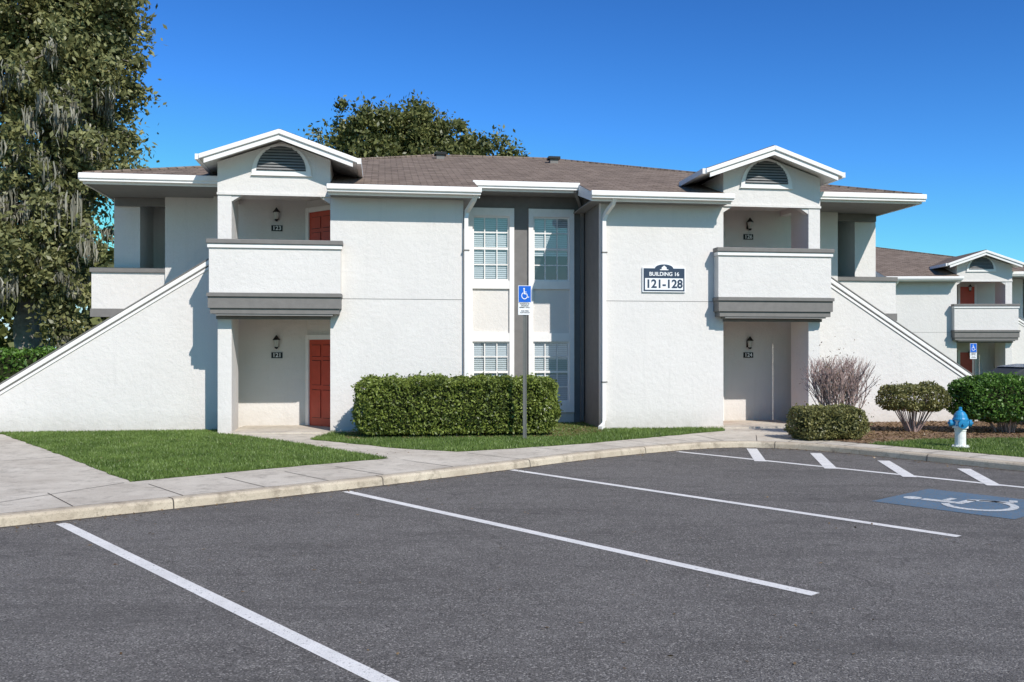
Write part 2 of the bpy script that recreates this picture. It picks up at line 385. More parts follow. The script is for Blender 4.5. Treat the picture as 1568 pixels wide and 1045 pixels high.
            g.lathe('door_knob',M['galv'],[(.03,.03),(.03,.05)],(d0+.80,0,z0+1.15),10,'y',f)
            ls=q*5.93; lz=z0+2.0
            g.box('lamp_bracket',M['metal'],ls-.05,ls+.05,1.77,1.797,lz-.12,lz+.06)
            g.lathe('wall_lamp',M['metal'],[(.01,.16),(.03,.13),(.085,.06),(.09,.045)],(ls,1.68,lz),10)
            g.lathe('lamp_glass',M['lampglass'],[(.07,.045),(.045,-.12)],(ls,1.68,lz),8)
            g.lathe('wall_lamp',M['metal'],[(.05,-.12),(.04,-.15),(.01,-.17)],(ls,1.68,lz),8)
            g.box('number_plate',M['metal'],ls-.13,ls+.13,1.78,1.797,lz-.39,lz-.25)
        g.box('front_fascia',T,q*1.30,q*4.60,-.45,-.42,5.34,E0-.01)
        g.box('front_gutter',T,q*1.24,q*4.62,-.62,-.452,5.44,E0+.005)
        g.box('front_gutter_low',T,q*1.26,q*4.60,-.58,-.453,5.395,5.44)
        g.box('front_soffit',SO,q*1.31,q*4.56,-.419,-.002,5.36,5.375)
        g.prism('step_fascia',T,[(-.45,5.34),(1.05,5.72),(1.05,zr(1.05)-.01),(-.45,E0-.01)],q*1.27,q*1.30,'s')
        g.box('step_soffit',SO,q*1.31,q*1.59,.0,1.78,5.38,5.40)
        ze=zr(.5)
        g.box('wing_fascia',T,q*7.02,q*WE,.5,.53,ze-.22,ze-.01)
        g.box('wing_gutter',T,q*7.02,q*(WE+.06),.37,.498,ze-.12,ze+.005)
        g.box('wing_gutter_low',T,q*7.02,q*(WE+.04),.40,.497,ze-.17,ze-.12)
        g.box('wing_soffit',SO,q*7.02,q*(WE-.03),.531,3.8,ze-.2,ze-.185)
        g.box('wing_side_fascia',T,q*(WE-.03),q*WE,.531,15.1,ze-.22,ze-.01)
        g.box('wing_side_gutter',T,q*(WE+.002),q*(WE+.1),.5,15.1,ze-.12,ze+.005)
        g.box('wing_beam',G,q*7.02,q*9.8,2.38,2.49,ze-.40,ze-.205)
        cs2=q*.76
        for (zb,zt) in ((3.68,5.28),(.66,2.17)):
            g.add('window_glass',M['glass'],[(cs2-.46,1.824,zb),(cs2+.46,1.824,zb),(cs2+.46,1.824,zt),(cs2-.46,1.824,zt)],[(0,1,2,3)])
            nsl=int((zt-zb)/.052)
            lim=0 if not (q>0 and zb>3) else int(nsl*.42)
            for k in range(lim,nsl):
                z=zb+.01+k*.052
                g.add('blinds',M['blind'],[(cs2-.45,1.845,z),(cs2+.45,1.845,z),(cs2+.45,1.862,z+.047),(cs2-.45,1.862,z+.047)],[(0,1,2,3)])
            for k in (1,2):
                x=cs2-.46+.92*k/3; g.box('window_muntins',T,x-.013,x+.013,1.806,1.82,zb,zt)
            mid=(zb+zt)/2
            g.box('window_rail',T,cs2-.46,cs2+.46,1.80,1.821,mid-.028,mid+.028)
            for h0,h1 in ((zb,mid),(mid,zt)):
                z=(h0+h1)/2; g.box('window_muntins_h',T,cs2-.46,cs2+.46,1.807,1.819,z-.013,z+.013)
            g.box('window_sash',T,cs2-.46,cs2-.42,1.798,1.822,zb,zt); g.box('window_sash',T,cs2+.42,cs2+.46,1.798,1.822,zb,zt)
            g.box('window_sash',T,cs2-.42,cs2+.42,1.798,1.822,zb,zb+.04); g.box('window_sash',T,cs2-.42,cs2+.42,1.798,1.822,zt-.04,zt)
        for d in (-1,1): g.box('window_frame',T,cs2+d*.461,cs2+d*.578,1.74,1.9,.40,5.48)
        for z0,z1 in ((5.281,5.48),(3.48,3.679),(2.171,2.38),(.40,.659)):
            g.box('window_frame_h',T,cs2-.46,cs2+.46,1.745,1.9,z0,z1)
        g.box('window_panel',W,cs2-.46,cs2+.46,1.80,1.9,2.381,3.479)
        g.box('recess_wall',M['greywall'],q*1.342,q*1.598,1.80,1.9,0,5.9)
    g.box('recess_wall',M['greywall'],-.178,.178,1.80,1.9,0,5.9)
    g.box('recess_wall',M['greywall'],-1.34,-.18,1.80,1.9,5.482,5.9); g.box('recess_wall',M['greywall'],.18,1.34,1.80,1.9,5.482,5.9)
    g.box('recess_base',W,-1.34,-.18,1.80,1.9,0,.398); g.box('recess_base',W,.18,1.34,1.80,1.9,0,.398)
    g.box('interior_back',M['dark'],-1.6,1.6,1.901,2.1,0,5.95)
    zm=zr(1.0)
    g.box('middle_fascia',T,-1.27,1.27,1.0,1.03,zm-.22,zm-.01)
    g.box('middle_gutter',T,-1.30,1.30,.87,.998,zm-.12,zm+.005)
    g.box('middle_gutter_low',T,-1.29,1.29,.90,.997,zm-.17,zm-.12)
    g.box('middle_soffit',SO,-1.58,1.58,1.031,1.8,zm-.2,zm-.19)
    g.box('rear_wall',W,-9.65,9.65,14.4,14.6,0,5.8)
    g.box('rear_fascia',T,-WE,WE,15.08,15.1,5.6,5.83)
    g.tube('downspout_left',T,[(-1.36,-.5,5.42),(-1.40,-.40,5.30),(-1.52,-.03,5.10),(-1.54,-.06,4.95),(-1.54,-.06,.35),(-1.50,-.15,.2),(-1.42,-.3,.16)],.062)
    g.tube('downspout_right',T,[(1.80,-.5,5.42),(1.79,-.40,5.30),(1.70,-.10,5.12),(1.66,-.06,4.95),(1.66,-.06,.35),(1.62,-.15,.22),(1.5,-.35,.17)],.062)
    g.tube('downspout_middle',G,[(1.2,.95,5.8),(1.28,1.1,5.7),(1.50,1.6,5.45),(1.53,1.7,5.3),(1.53,1.7,.2)],.055)
    for z in (1.2,4.2):
        g.box('pipe_strap',G,-1.61,-1.47,-.115,-.001,z,z+.03); g.box('pipe_strap',G,1.61,1.73,-.115,-.001,z,z+.03)
    pf=[(-WE,.5),(-7.0,.5),(-7.0,.26),(-4.57,.26),(-4.57,-.45),(-1.27,-.45),(-1.27,1.0),(1.27,1.0),(1.27,-.45),(4.57,-.45),(4.57,.26),(7,.26),(7,.5),(WE,.5),(1.8,7.8),(-1.8,7.8)]
    tri=tessellate_polygon([[Vector((a,b,0)) for a,b in pf]])
    g.add('roof',R,[(a,b,zr(b)) for a,b in pf],[tuple(t) for t in tri])
    ze=zr(.5); zt=zr(7.8)
    for q in (-1,1): g.add('roof',R,[(q*WE,.5,ze),(q*WE,15.1,ze),(q*1.8,7.8,zt)],[(0,1,2)])
    g.add('roof',R,[(-WE,15.1,ze),(WE,15.1,ze),(1.8,7.8,zt),(-1.8,7.8,zt)],[(0,1,2,3)])
    for a,b in (((-WE,.5,ze),(-1.8,7.8,zt)),((WE,.5,ze),(1.8,7.8,zt)),((-1.8,7.8,zt),(1.8,7.8,zt))):
        g.tube('ridge_cap',R,[a,b],.05,6)
    for s,v in ((-1.7,6.9),(1.7,6.5)):
        z=zr(v); g.box('roof_vent',G,s-.12,s+.12,v-.12,v+.12,z-.1,z+.10); g.box('roof_vent_cap',M['metal'],s-.18,s+.18,v-.18,v+.18,z+.101,z+.17)
    return g.build(parent,bevel={'stair_cap':.02,'balcony_cap':.012,'balcony_lip':.012,'front_gutter':.015,'wing_gutter':.015,'middle_gutter':.015,'gable_fascia':.012,'balcony_parapet':.01,'entry_pier':.012})

TH=math.radians(8)
bld=empty('apartment_building',(.478,21.008,0),TH)
obs=apartment(bld)
for s,z,t in ((-5.93,5.202-.32,'123'),(-5.93,2.152-.32,'121'),(5.93,5.202-.32,'126'),(5.93,2.152-.32,'124')):
    text(t,.14,(s,1.777,z),M['signwhite'],bld,name='unit_number')
g=Group()
so=7.476-4.37; zc=3.60
def sgn(w,h,e): return [(so-w,zc-h),(so+w,zc-h),(so+w,zc+h),(so+w*.45,zc+h)]+[(so+w*.45*math.cos(t),zc+h+e*math.sin(t)) for t in [math.pi*k/12 for k in range(1,12)]]+[(so-w*.45,zc+h),(so-w,zc+h)]
g.prism('sign_border',M['signwhite'],sgn(.52,.29,.10),-.04,-.002)
g.prism('sign_board',M['navy'],sgn(.495,.266,.095),-.046,-.04)
g.box('sign_number_panel',M['signwhite'],so-.46,so+.46,-.049,-.0465,zc-.235,zc+.035)
g.prism('sign_emblem',M['signwhite'],[(so-.10,zc+.225),(so+.10,zc+.225),(so+.10,zc+.245),(so+.06,zc+.245),(so+.06,zc+.285),(so,zc+.335),(so-.06,zc+.285),(so-.06,zc+.245),(so-.10,zc+.245)],-.05,-.046)
bs=empty('building_sign'); bs.location=(.478,21.008,0); bs.rotation_euler=(0,0,TH)
g.build(bs)
text('BUILDING 16',.125,(so,-.051,zc+.13),M['signwhite'],bs)
text('121-128',.27,(so,-.052,zc-.105),M['navy'],bs,off=.03)

b2=empty('apartment_building.001',(15.3,41.0,-.3),math.radians(-2))
for o in obs:
    n=o.copy(); n.parent=b2; col.objects.link(n)
g=Group()
for z0 in (.152,3.202):
    g.box('side_door_leaf',M['red'],5.5,6.15,1.74,1.79,z0,z0+2.05); g.box('side_door_frame',M['trim'],5.40,5.497,1.73,1.79,z0,z0+2.15); g.box('side_door_frame',M['trim'],6.153,6.25,1.73,1.79,z0,z0+2.15)
g.build(b2)

# ------------------------------------------------------------------ ground
def poly_sheet(name,pts,z,mat):
    tri=tessellate_polygon([[Vector((a,b,0)) for a,b in pts]])
    me=bpy.data.meshes.new(name); me.from_pydata([(a,b,z) for a,b in pts],[],[tuple(t) for t in tri])
    bm=bmesh.new(); bm.from_mesh(me)
    for f in bm.faces:
        f.normal_update()
        if f.normal.z<0: f.normal_flip()
    bm.to_mesh(me); bm.free(); me.materials.append(mat)
    o=bpy.data.objects.new(name,me); col.objects.link(o); return o
poly_sheet('ground',[(-700,-200),(700,-200),(700,900),(-700,900)],-.02,M['turf'])
poly_sheet('parking_lot',[(-60,-30),(60,-30),(60,30),(-60,30)],0,M['asphalt'])

kp=[(-25,-6),(-12,4.75),(-8,7.96),(-5.56,9.93),(-3.96,11.22),(-2.75,12.26),(-1.73,13.17),(-.25,14.6),(1.34,16.2),(2.67,17.3),(3.7,17.98),(4.6,18.25),(5.4,18.0),(6.0,17.55),(6.6,16.85),(7.44,15.65),(8.18,14.6),(11.5,9.9),(18,.7)]
def catmull(p,n=6):
    o=[]
    for i in range(len(p)-1):
        a=p[max(i-1,0)];b=p[i];c=p[i+1];d=p[min(i+2,len(p)-1)]
        for k in range(n):
            t=k/n
            o.append(tuple(.5*((2*b[j])+(-a[j]+c[j])*t+(2*a[j]-5*b[j]+4*c[j]-d[j])*t*t+(-a[j]+3*b[j]-3*c[j]+d[j])*t**3) for j in (0,1)))
    o.append(p[-1]); return o
kc=catmull(kp)
def offs(pl,d):
    o=[]
    for i in range(len(pl)):
        a=pl[max(i-1,0)]; b=pl[min(i+1,len(pl)-1)]; dx,dy=b[0]-a[0],b[1]-a[1]; L=math.hypot(dx,dy)
        o.append((pl[i][0]-dy/L*d,pl[i][1]+dx/L*d))
    return o
prof=[(0,-.02),(.012,.085),(.03,.11),(.055,.12),(.19,.12),(.19,.06)]
V=[];F=[]
lines=[offs(kc,d) for d,_ in prof]
for j,(d,z) in enumerate(prof):
    for p in lines[j]: V.append((p[0],p[1],z))
n=len(kc)
for j in range(len(prof)-1):
    for i in range(n-1): F.append((j*n+i,j*n+i+1,(j+1)*n+i+1,(j+1)*n+i))
kerb=mk('kerb',V,F,M['kerb'],smooth=False)
g=Group(); acc=0
for i in range(1,n):
    a,b=kc[i-1],kc[i]; L=math.hypot(b[0]-a[0],b[1]-a[1]); t=0
    while acc+L-t*L>3.0 :
        t+= (3.0-acc)/L; acc=0
        px,py=a[0]+(b[0]-a[0])*t,a[1]+(b[1]-a[1])*t
        ux,uy=(b[0]-a[0])/L,(b[1]-a[1])/L; nx,ny=-uy,ux
        pts=[]
        for d,z in ((-.002,0),(.01,.088),(.028,.113),(.055,.1235),(.19,.1235)):
            pts.append((px+nx*d-ux*.008,py+ny*d-uy*.008,z)); pts.append((px+nx*d+ux*.008,py+ny*d+uy*.008,z))
        g.add('kerb_joint',M['joint'],pts,[(2*k,2*k+1,2*k+3,2*k+2) for k in range(4)])
    acc+=L*(1-t)
g.build(kerb)
gl=offs(kc,-.06); g0=offs(kc,.002)
gut=mk('gutter_dirt',[(p[0],p[1],.003) for p in g0]+[(p[0]+.03*math.sin(i*2.3),p[1]+.03*math.sin(i*1.7),.003) for i,p in enumerate(gl)],[(i,i+1,n+i+1,n+i) for i in range(n-1)],M['joint'],kerb)
k17=offs(kc,.188); k18=offs(kc,.202)
mk('kerb_back_joint',[(p[0],p[1],.1222) for p in k17]+[(p[0],p[1],.1222) for p in k18],[(i,i+1,n+i+1,n+i) for i in range(n-1)],M['joint'],kerb)

inner=offs(kc,.185)
poly_sheet('lawn_terrain',inner+[(90,-10),(90,140),(-120,140),(-120,-6)],.108,M['turf'])
inner2=offs(kc,.195)
walk=poly_sheet('sidewalk',inner2[6:17*6+1]+[(13,12),(13,23.9),(-12.2,22.5),(-24,20),(-24,5)],.117,M['conc'])

LA=[(-12.4,20.15),(-6.6,20.93),(-6.46,20.0),(-5.87,19.62),(-4.47,18.19),(-2.08,15.38),(-3.82,13.92),(-5.25,12.59),(-7.6,15.6),(-11.1,19.9)]
LB=[(-4.14,18.74),(-4.0,20.37),(-1.1,20.78),(-1.36,22.57),(1.81,23.0),(2.06,21.23),(5.0,21.60),(4.84,20.77),(2.96,19.2),(1.49,17.9),(.2,17.07),(-.98,16.4),(-2.24,17.07)]
LC=[(6.94,17.8),(7.9,16.6),(8.7,15.5),(12,11),(24,11),(24,18.9),(10.6,18.9),(8.3,18.6)]
MC=[(7.0,21.9),(6.3,21.2),(6.0,19.0),(6.94,17.8),(8.3,18.6),(10.6,18.9),(14,18.9),(14,23.95),(12.2,23.7),(7.3,22.95)]
MB=[(-3.7,20.44),(-3.42,18.66),(1.3,19.3),(2.1,20.6),(1.77,22.96),(-1.3,22.5),(-1.1,20.78)]
def wob(pts,amp,step=.25,seed=0):
    r=random.Random(seed); o=[]
    for i in range(len(pts)):
        a=pts[i];b=pts[(i+1)%len(pts)];L=math.hypot(b[0]-a[0],b[1]-a[1]);k=max(1,int(L/step)); 
        o.append(a)
        for j in range(1,k):
            t=j/k; o.append((a[0]+(b[0]-a[0])*t+r.uniform(-amp,amp),a[1]+(b[1]-a[1])*t+r.uniform(-amp,amp)))
    return o
LAw,LBw,LCw,MCw,MBw=wob(LA,.025,seed=1),wob(LB,.03,seed=2),wob(LC,.03,seed=3),wob(MC,.05,seed=4),wob(MB,.05,seed=5)
lawnA=poly_sheet('lawn',LAw,.121,M['turf']); poly_sheet('lawn.001',LBw,.121,M['turf']); poly_sheet('lawn.002',LCw,.121,M['turf'])
poly_sheet('mulch_bed',MBw,.126,M['mulch']); poly_sheet('mulch_bed.001',MCw,.126,M['mulch'])
poly_sheet('rear_parking_lot',[(11.5,24.2),(60,24.2),(60,37.5),(18,37.5)],.125,M['asphalt'])

def sample_poly(pts,dens,rng):
    tri=tessellate_polygon([[Vector((a,b,0)) for a,b in pts]]); P=np.array(pts); out=[]
    for t in tri:
        a,b,c=P[t[0]],P[t[1]],P[t[2]]; ar=abs((b-a)[0]*(c-a)[1]-(b-a)[1]*(c-a)[0])/2; k=int(ar*dens+rng.random())
        if k==0: continue
        r1=np.sqrt(rng.random(k))[:,None]; r2=rng.random(k)[:,None]
        out.append((1-r1)*a+r1*(1-r2)*b+r1*r2*c)
    return np.vstack(out)
def np_mesh(name,V,F,mat,parent=None):
    me=bpy.data.meshes.new(name); nv=len(V); nf,k=F.shape
    me.vertices.add(nv); me.vertices.foreach_set('co',V.astype(np.float32).ravel())
    me.loops.add(nf*k); me.loops.foreach_set('vertex_index',F.astype(np.int32).ravel())
    me.polygons.add(nf); me.polygons.foreach_set('loop_start',np.arange(0,nf*k,k,dtype=np.int32)); me.polygons.foreach_set('loop_total',np.full(nf,k,dtype=np.int32))
    me.update(calc_edges=True); me.validate(); me.materials.append(mat)
    o=bpy.data.objects.new(name,me); col.objects.link(o)
    if parent: o.parent=parent
    return o
rng=np.random.default_rng(3)
def blades(name,pts,dens,h,parent=None):
    P=sample_poly(pts,dens,rng); k=len(P)
    P=P+rng.normal(0,.012,P.shape)
    ang=rng.random(k)*6.283; w=.005+rng.random(k)*.005; hh=h*(.5+rng.random(k)*.8)
    lean=rng.normal(0,.4,(k,2))*hh[:,None]
    a=np.c_[P[:,0]-np.cos(ang)*w,P[:,1]-np.sin(ang)*w,np.full(k,.12)]
    b=np.c_[P[:,0]+np.cos(ang)*w,P[:,1]+np.sin(ang)*w,np.full(k,.12)]
    c=np.c_[P[:,0]+lean[:,0],P[:,1]+lean[:,1],.12+hh]
    V=np.stack([a,b,c],1).reshape(-1,3); F=np.arange(3*k).reshape(-1,3)
    np_mesh(name,V,F,M['blade'],parent)
blades('grass_blades',LAw,2000,.045,lawnA)
blades('grass_blades_front',LBw,1600,.05,lawnA)
blades('grass_blades_right',[(6.94,17.8),(7.9,16.6),(8.7,15.5),(10.5,13.5),(12,18.9),(10.6,18.9),(8.3,18.6)],1600,.05,lawnA)
def leafcloud(name,P,l,w,mat,parent=None,flat=0,seed=0):
    r=np.random.default_rng(seed); k=len(P)
    a=r.normal(size=(k,3)); a[:,2]*=(1-flat); a/=np.linalg.norm(a,axis=1)[:,None]
    b=r.normal(size=(k,3)); b[:,2]*=(1-flat); b-=a*(a*b).sum(1)[:,None]; b/=np.linalg.norm(b,axis=1)[:,None]
    s=(.6+.8*r.random(k))[:,None]
    V=np.stack([P+a*l*s,P+b*w*s,P-a*l*s,P-b*w*s],1).reshape(-1,3); F=np.arange(4*k).reshape(-1,4)
    return np_mesh(name,V,F,mat,parent)
mc=np.vstack([sample_poly(MB,500,rng),sample_poly(MC,350,rng)]); mc=np.c_[mc,.13+rng.random(len(mc))*.02]
leafcloud('mulch_chips',mc,.035,.012,M['deadleaf'],walk,flat=.8)
fl=[]
for i in range(900):
    k=rng.integers(8,n-12); d=-abs(rng.normal(0,.18)); a=kc[k]; b=kc[k+1]; t=rng.random(); L=math.hypot(b[0]-a[0],b[1]-a[1])
    fl.append((a[0]+(b[0]-a[0])*t-(b[1]-a[1])/L*d,a[1]+(b[1]-a[1])*t+(b[0]-a[0])/L*d,.008))
for i in range(260): fl.append((rng.uniform(-9,11),rng.uniform(4,12),.008))
for p in sample_poly(LA,6,rng): fl.append((p[0],p[1],.15))
for p in sample_poly([(-6,20),(-2,15.5),(.2,17),(-4,19)],8,rng): fl.append((p[0],p[1],.127))
leafcloud('fallen_leaves',np.array(fl),.018,.009,M['deadleaf'],None,flat=.93,seed=9)
def strip_obj(name,segs,w,z,mat,parent=None):
    V=[];F=[]
    for a,b in segs:
        dx,dy=b[0]-a[0],b[1]-a[1];L=math.hypot(dx,dy);nx,ny=-dy/L*w/2,dx/L*w/2;o=len(V)
        V+=[(a[0]+nx,a[1]+ny,z),(b[0]+nx,b[1]+ny,z),(b[0]-nx,b[1]-ny,z),(a[0]-nx,a[1]-ny,z)];F.append((o,o+1,o+2,o+3))
    return mk(name,V,F,mat,parent)
sj=[]
k1=offs(kc,.20); 
for i in range(8,len(kc)-14,4):
    a=k1[i]; t0=kc[max(i-1,0)];t1=kc[min(i+1,n-1)]
    dx,dy=t1[0]-t0[0],t1[1]-t0[1];L=math.hypot(dx,dy); L2=1.3 if 18<i<84 else .83
    if a[0]<-5.4: L2=2.5
    sj.append((a,(a[0]-dy/L*L2,a[1]+dx/L*L2)))
sj+=[((-14,11.5),(-9.2,15.2)),((-17,18.5),(-11.4,19.6)),((-5.3,12.5),(-6.5,10.0)),((-7.7,15.6),(-11,12.8)),((-9.2,17.6),(-13,15.2)),((-4.4,18.5),(-4.8,18.2)),((-6.3,20.0),(-4.1,20.35)),((5.0,20.9),(6.3,21.1)),((4.6,19.7),(6.0,19.2))]
strip_obj('sidewalk_joint',sj,.014,.1205,M['joint'],walk)

D=(.658,-.753)
def endp(a,L): return (a[0]+D[0]*L,a[1]+D[1]*L)
segs=[((-5.0,10.15),endp((-5.0,10.15),7.07)),((-2.27,12.49),(2.38,7.17)),((0.0,14.78),(4.61,9.43)),((3.17,17.5),(7.5,12.5)),((-7.9,7.95),endp((-7.9,7.95),7.07))]
strip_obj('parking_line',segs,.125,.004,M['line'])
ticks=[((4.72,18.0),(4.32,15.9)),((5.71,17.2),(5.2,14.9)),((6.5,16.0),(6.05,13.9)),((7.36,14.9),(6.86,13.0)),((8.3,13.3),(7.7,11.6))]
strip_obj('access_aisle_marking',ticks,.20,.0075,M['line'])
c0=Vector((5.75,11.55,0)); ax=Vector((.753,.658,0)); ay=Vector((-.658,.753,0))
ds=empty('accessible_parking_marking',(0,0,0))
V=[c0+ax*a+ay*b for a,b in ((-.8,-.85),(.8,-.85),(.8,.85),(-.8,.85))]
mk('blue_field',[(p.x,p.y,.0042) for p in V],[(0,1,2,3)],M['pblue'],ds)
V=[];F=[]
for pl in wheelchair():
    o=len(V)
    for a,b in pl:
        p=c0+ax*(a-.08)*1.6+ay*b*1.45; V.append((p.x,p.y,.0085))
    F.append(tuple(range(o,o+len(pl))))
mk('wheelchair_symbol',V,F,M['pwhite'],ds)

# ------------------------------------------------------------------ foliage
def blob_hedge(name,c,half,yaw,nl,leaf,mat,seed,pw=5,core=True,zmin=-1,depth=.16,bump_=.06,wild=.04):
    r=np.random.default_rng(seed); e=empty(name,c,yaw)
    q=r.uniform(-1,1,(nl,3)); half=np.array(half)
    area=np.array([half[1]*half[2],half[0]*half[2],half[0]*half[1]]); ax=r.choice(3,nl,p=area/area.sum()); sg=r.choice([-1,1],nl)
    q[np.arange(nl),ax]=sg
    nrm=(np.abs(q)**pw).sum(1)**(1/pw); q=q/nrm[:,None]
    P=q*half
    b=(np.sin(P[:,0]*5.1+seed)+np.sin(P[:,1]*6.3+1.3)+np.sin(P[:,2]*7.7+2.1)+np.sin(P[:,0]*13+P[:,2]*11))*.25
    off=b*bump_-np.abs(r.normal(0,1,nl))*depth*.5+(r.random(nl)<wild)*r.random(nl)*.09
    nn=np.sign(q)*np.abs(q)**(pw-1); nn/=np.linalg.norm(nn,axis=1)[:,None]
    P=P+nn*off[:,None]
    P=P[P[:,2]>zmin*half[2]]
    leafcloud('leaves',P,leaf,leaf*.5,mat,e,seed=seed)
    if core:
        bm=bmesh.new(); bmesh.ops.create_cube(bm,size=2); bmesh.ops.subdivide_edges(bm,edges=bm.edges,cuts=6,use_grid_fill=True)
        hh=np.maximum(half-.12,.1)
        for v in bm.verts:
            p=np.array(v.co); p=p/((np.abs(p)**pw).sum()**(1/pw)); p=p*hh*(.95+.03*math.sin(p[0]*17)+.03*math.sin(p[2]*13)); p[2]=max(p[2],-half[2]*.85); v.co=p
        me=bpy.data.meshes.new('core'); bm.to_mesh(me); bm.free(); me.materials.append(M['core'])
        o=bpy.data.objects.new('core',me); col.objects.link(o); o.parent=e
    return e
def stems(parent,n,r0,rtop,z0,z1,rad,seed,mat):
    g=Group(); rr=random.Random(seed)
    for i in range(n):
        a=rr.random()*6.283; d=math.sqrt(rr.random()); 
        p0=Vector((math.cos(a)*r0[0]*d,math.sin(a)*r0[1]*d,z0)); p2=Vector((math.cos(a)*rtop[0]*d,math.sin(a)*rtop[1]*d,z1*(1-.1*rr.random())))
        p1=(p0+p2)/2+Vector((rr.uniform(-.06,.06),rr.uniform(-.06,.06),0))
        g.tube('stems',mat,[p0,p1,p2],rad*(.7+rr.random()*.6),4,r2=rad*.4)
    g.build(parent)
def loc(s,v): return (.478+s*.9903-v*.1392,21.008+s*.1392+v*.9903)
cx,cy=loc(-1.83,-1.15)
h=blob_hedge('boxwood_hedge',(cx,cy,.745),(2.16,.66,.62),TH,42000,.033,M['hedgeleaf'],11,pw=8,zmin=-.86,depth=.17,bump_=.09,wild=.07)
stems(h,50,(1.9,.45),(2.0,.5),-.66,.0,.012,3,M['bark'])
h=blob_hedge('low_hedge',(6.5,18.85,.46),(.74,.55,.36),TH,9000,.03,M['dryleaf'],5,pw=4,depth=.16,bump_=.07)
h=blob_hedge('shrub',(8.95,20.4,.90),(.72,.55,.32),0,8000,.032,M['dryleaf'],6,pw=3,depth=.2,core=False,bump_=.1)
stems(h,30,(.12,.12),(.62,.45),-.78,.1,.016,8,M['twig'])
h=blob_hedge('shrub.001',(11.0,20.3,.88),(1.22,.7,.52),0,16000,.035,M['bushleaf'],9,pw=4,depth=.2,bump_=.1)
stems(h,26,(.25,.2),(.8,.5),-.78,.1,.018,9,M['twig'])
h=blob_hedge('shrub.002',(13.9,22.3,.8),(1.3,.7,.6),0,7000,.04,M['bushleaf'],10,pw=5,depth=.2,bump_=.1)
h=blob_hedge('background_hedge',(-14.5,25.0,1.05),(3.6,.7,.95),.1,12000,.06,M['bushleaf'],12,pw=8,bump_=.1)
e=empty('bare_shrub',(7.03,19.7,.12)); g=Group(); rr=random.Random(4)
def twig(p,d,L,rad,lev):
    q=p+d*L; g.tube('twigs',M['twig'],[p,(p+q)/2+Vector((rr.uniform(-.02,.02),rr.uniform(-.02,.02),0)),q],rad,3,r2=rad*.6)
    if lev==0: return
    for _ in range(3 if lev>1 else 4):
        dd=(d+Vector((rr.uniform(-.5,.5),rr.uniform(-.5,.5),rr.uniform(-.1,.5)))).normalized()
        st=p+d*L*rr.uniform(.4,1)
        qq=st+dd*L*.62
        if abs(qq.x)<.66 and qq.z<1.74: twig(st,dd,L*.62,rad*.72,lev-1)
for i in range(40):
    a=rr.random()*6.283; t=rr.uniform(.03,.50)
    d=Vector((math.cos(a)*t*1.15,math.sin(a)*t*.7,1)).normalized()
    twig(Vector((math.cos(a)*.15,math.sin(a)*.1,0)),d,rr.uniform(.75,1.05),.014,3)
g.build(e)
P=rng.normal(size=(900,3))*np.array([.3,.25,.35])+np.array([0,0,1.1]); leafcloud('sparse_leaves',P,.02,.01,M['deadleaf'],e)

def tree(name,base,lobes,trunk_r,nclump,nleaf,leaf,mat,seed,fork,moss=0,cl=.42):
    r=np.random.default_rng(seed); rr=random.Random(seed); e=empty(name,base); B=Vector(base); g=Group()
    fk=Vector(fork)-B
    g.tube('trunk',M['bark'],[(0,0,-.1),(0.05,0,.3),fk*.35+Vector((.15,.1,0)),fk*.7+Vector((-.1,0,0)),fk],trunk_r*1.15,10,r2=trunk_r*.7)
    wts=np.array([l[3]**2.2 for l in lobes]); wts/=wts.sum()
    cents=[]
    for li,l in enumerate(lobes):
        c=Vector(l[:3])-B; mid=(fk+c)/2+Vector((rr.uniform(-.4,.4),rr.uniform(-.4,.4),rr.uniform(-.2,.5)))
        g.tube('limbs',M['bark'],[fk-Vector((0,0,.3)),fk+(mid-fk)*.5+Vector((0,0,.15)),mid,c],trunk_r*.42,7,r2=trunk_r*.1)
        k=max(4,int(nclump*wts[li]))
        for _ in range(k):
            d=r.normal(size=3); d/=np.linalg.norm(d); rad=l[3]*(r.random()**.40)*(1+.12*r.normal())
            p=np.array(c)+d*rad*np.array([1,1,.9]); cents.append(p)
            if r.random()<.4:
                g.tube('branches',M['bark'],[c,(c+Vector(p))/2+Vector((0,0,.12)),Vector(p)],trunk_r*.075,4,r2=trunk_r*.02)
    cents=np.array(cents); k=len(cents); per=nleaf//k
    sz=cl*(.45+r.random(k)*.9)
    P=np.repeat(cents,per,0)+r.normal(size=(k*per,3))*np.repeat(sz,per)[:,None]*np.array([.52,.52,.44])
    leafcloud('crown_leaves',P,leaf,leaf*.5,mat,e,seed=seed)
    g.build(e,smooth=('trunk','limbs'))
    if moss:
        mk_=(r.random(k)<.42)&(cents[:,2]<10.6)&(cents[:,0]+B.x<-12.2)
        sel=cents[mk_]; 
        tas=np.repeat(sel,4,0)+r.normal(size=(len(sel)*4,3))*np.array([.35,.3,.2]); tl=.25+r.random(len(tas))**1.8*.7
        per=moss//len(tas); base_=np.repeat(tas,per,0)+r.normal(size=(len(tas)*per,3))*np.array([.09,.09,.06])
        m_=len(base_); L=np.repeat(tl,per)*(.4+.6*r.random(m_)); w=.012+r.random(m_)*.018; a=r.random(m_)*6.283
        st=r.random(m_)*.5; base_[:,2]-=st*L
        dx=np.c_[np.cos(a)*w,np.sin(a)*w,np.zeros(m_)]; dr=r.normal(0,.05,(m_,3)); dr[:,2]=0
        dn=np.c_[np.zeros((m_,2)),-L]
        V=np.stack([base_-dx*.6,base_+dx*.6,base_+dn*.5+dx+dr,base_+dn+dr*.3,base_+dn*.5-dx+dr],1).reshape(-1,3)
        np_mesh('hanging_moss',V,np.arange(5*m_).reshape(-1,5),M['moss'],e)
    return e
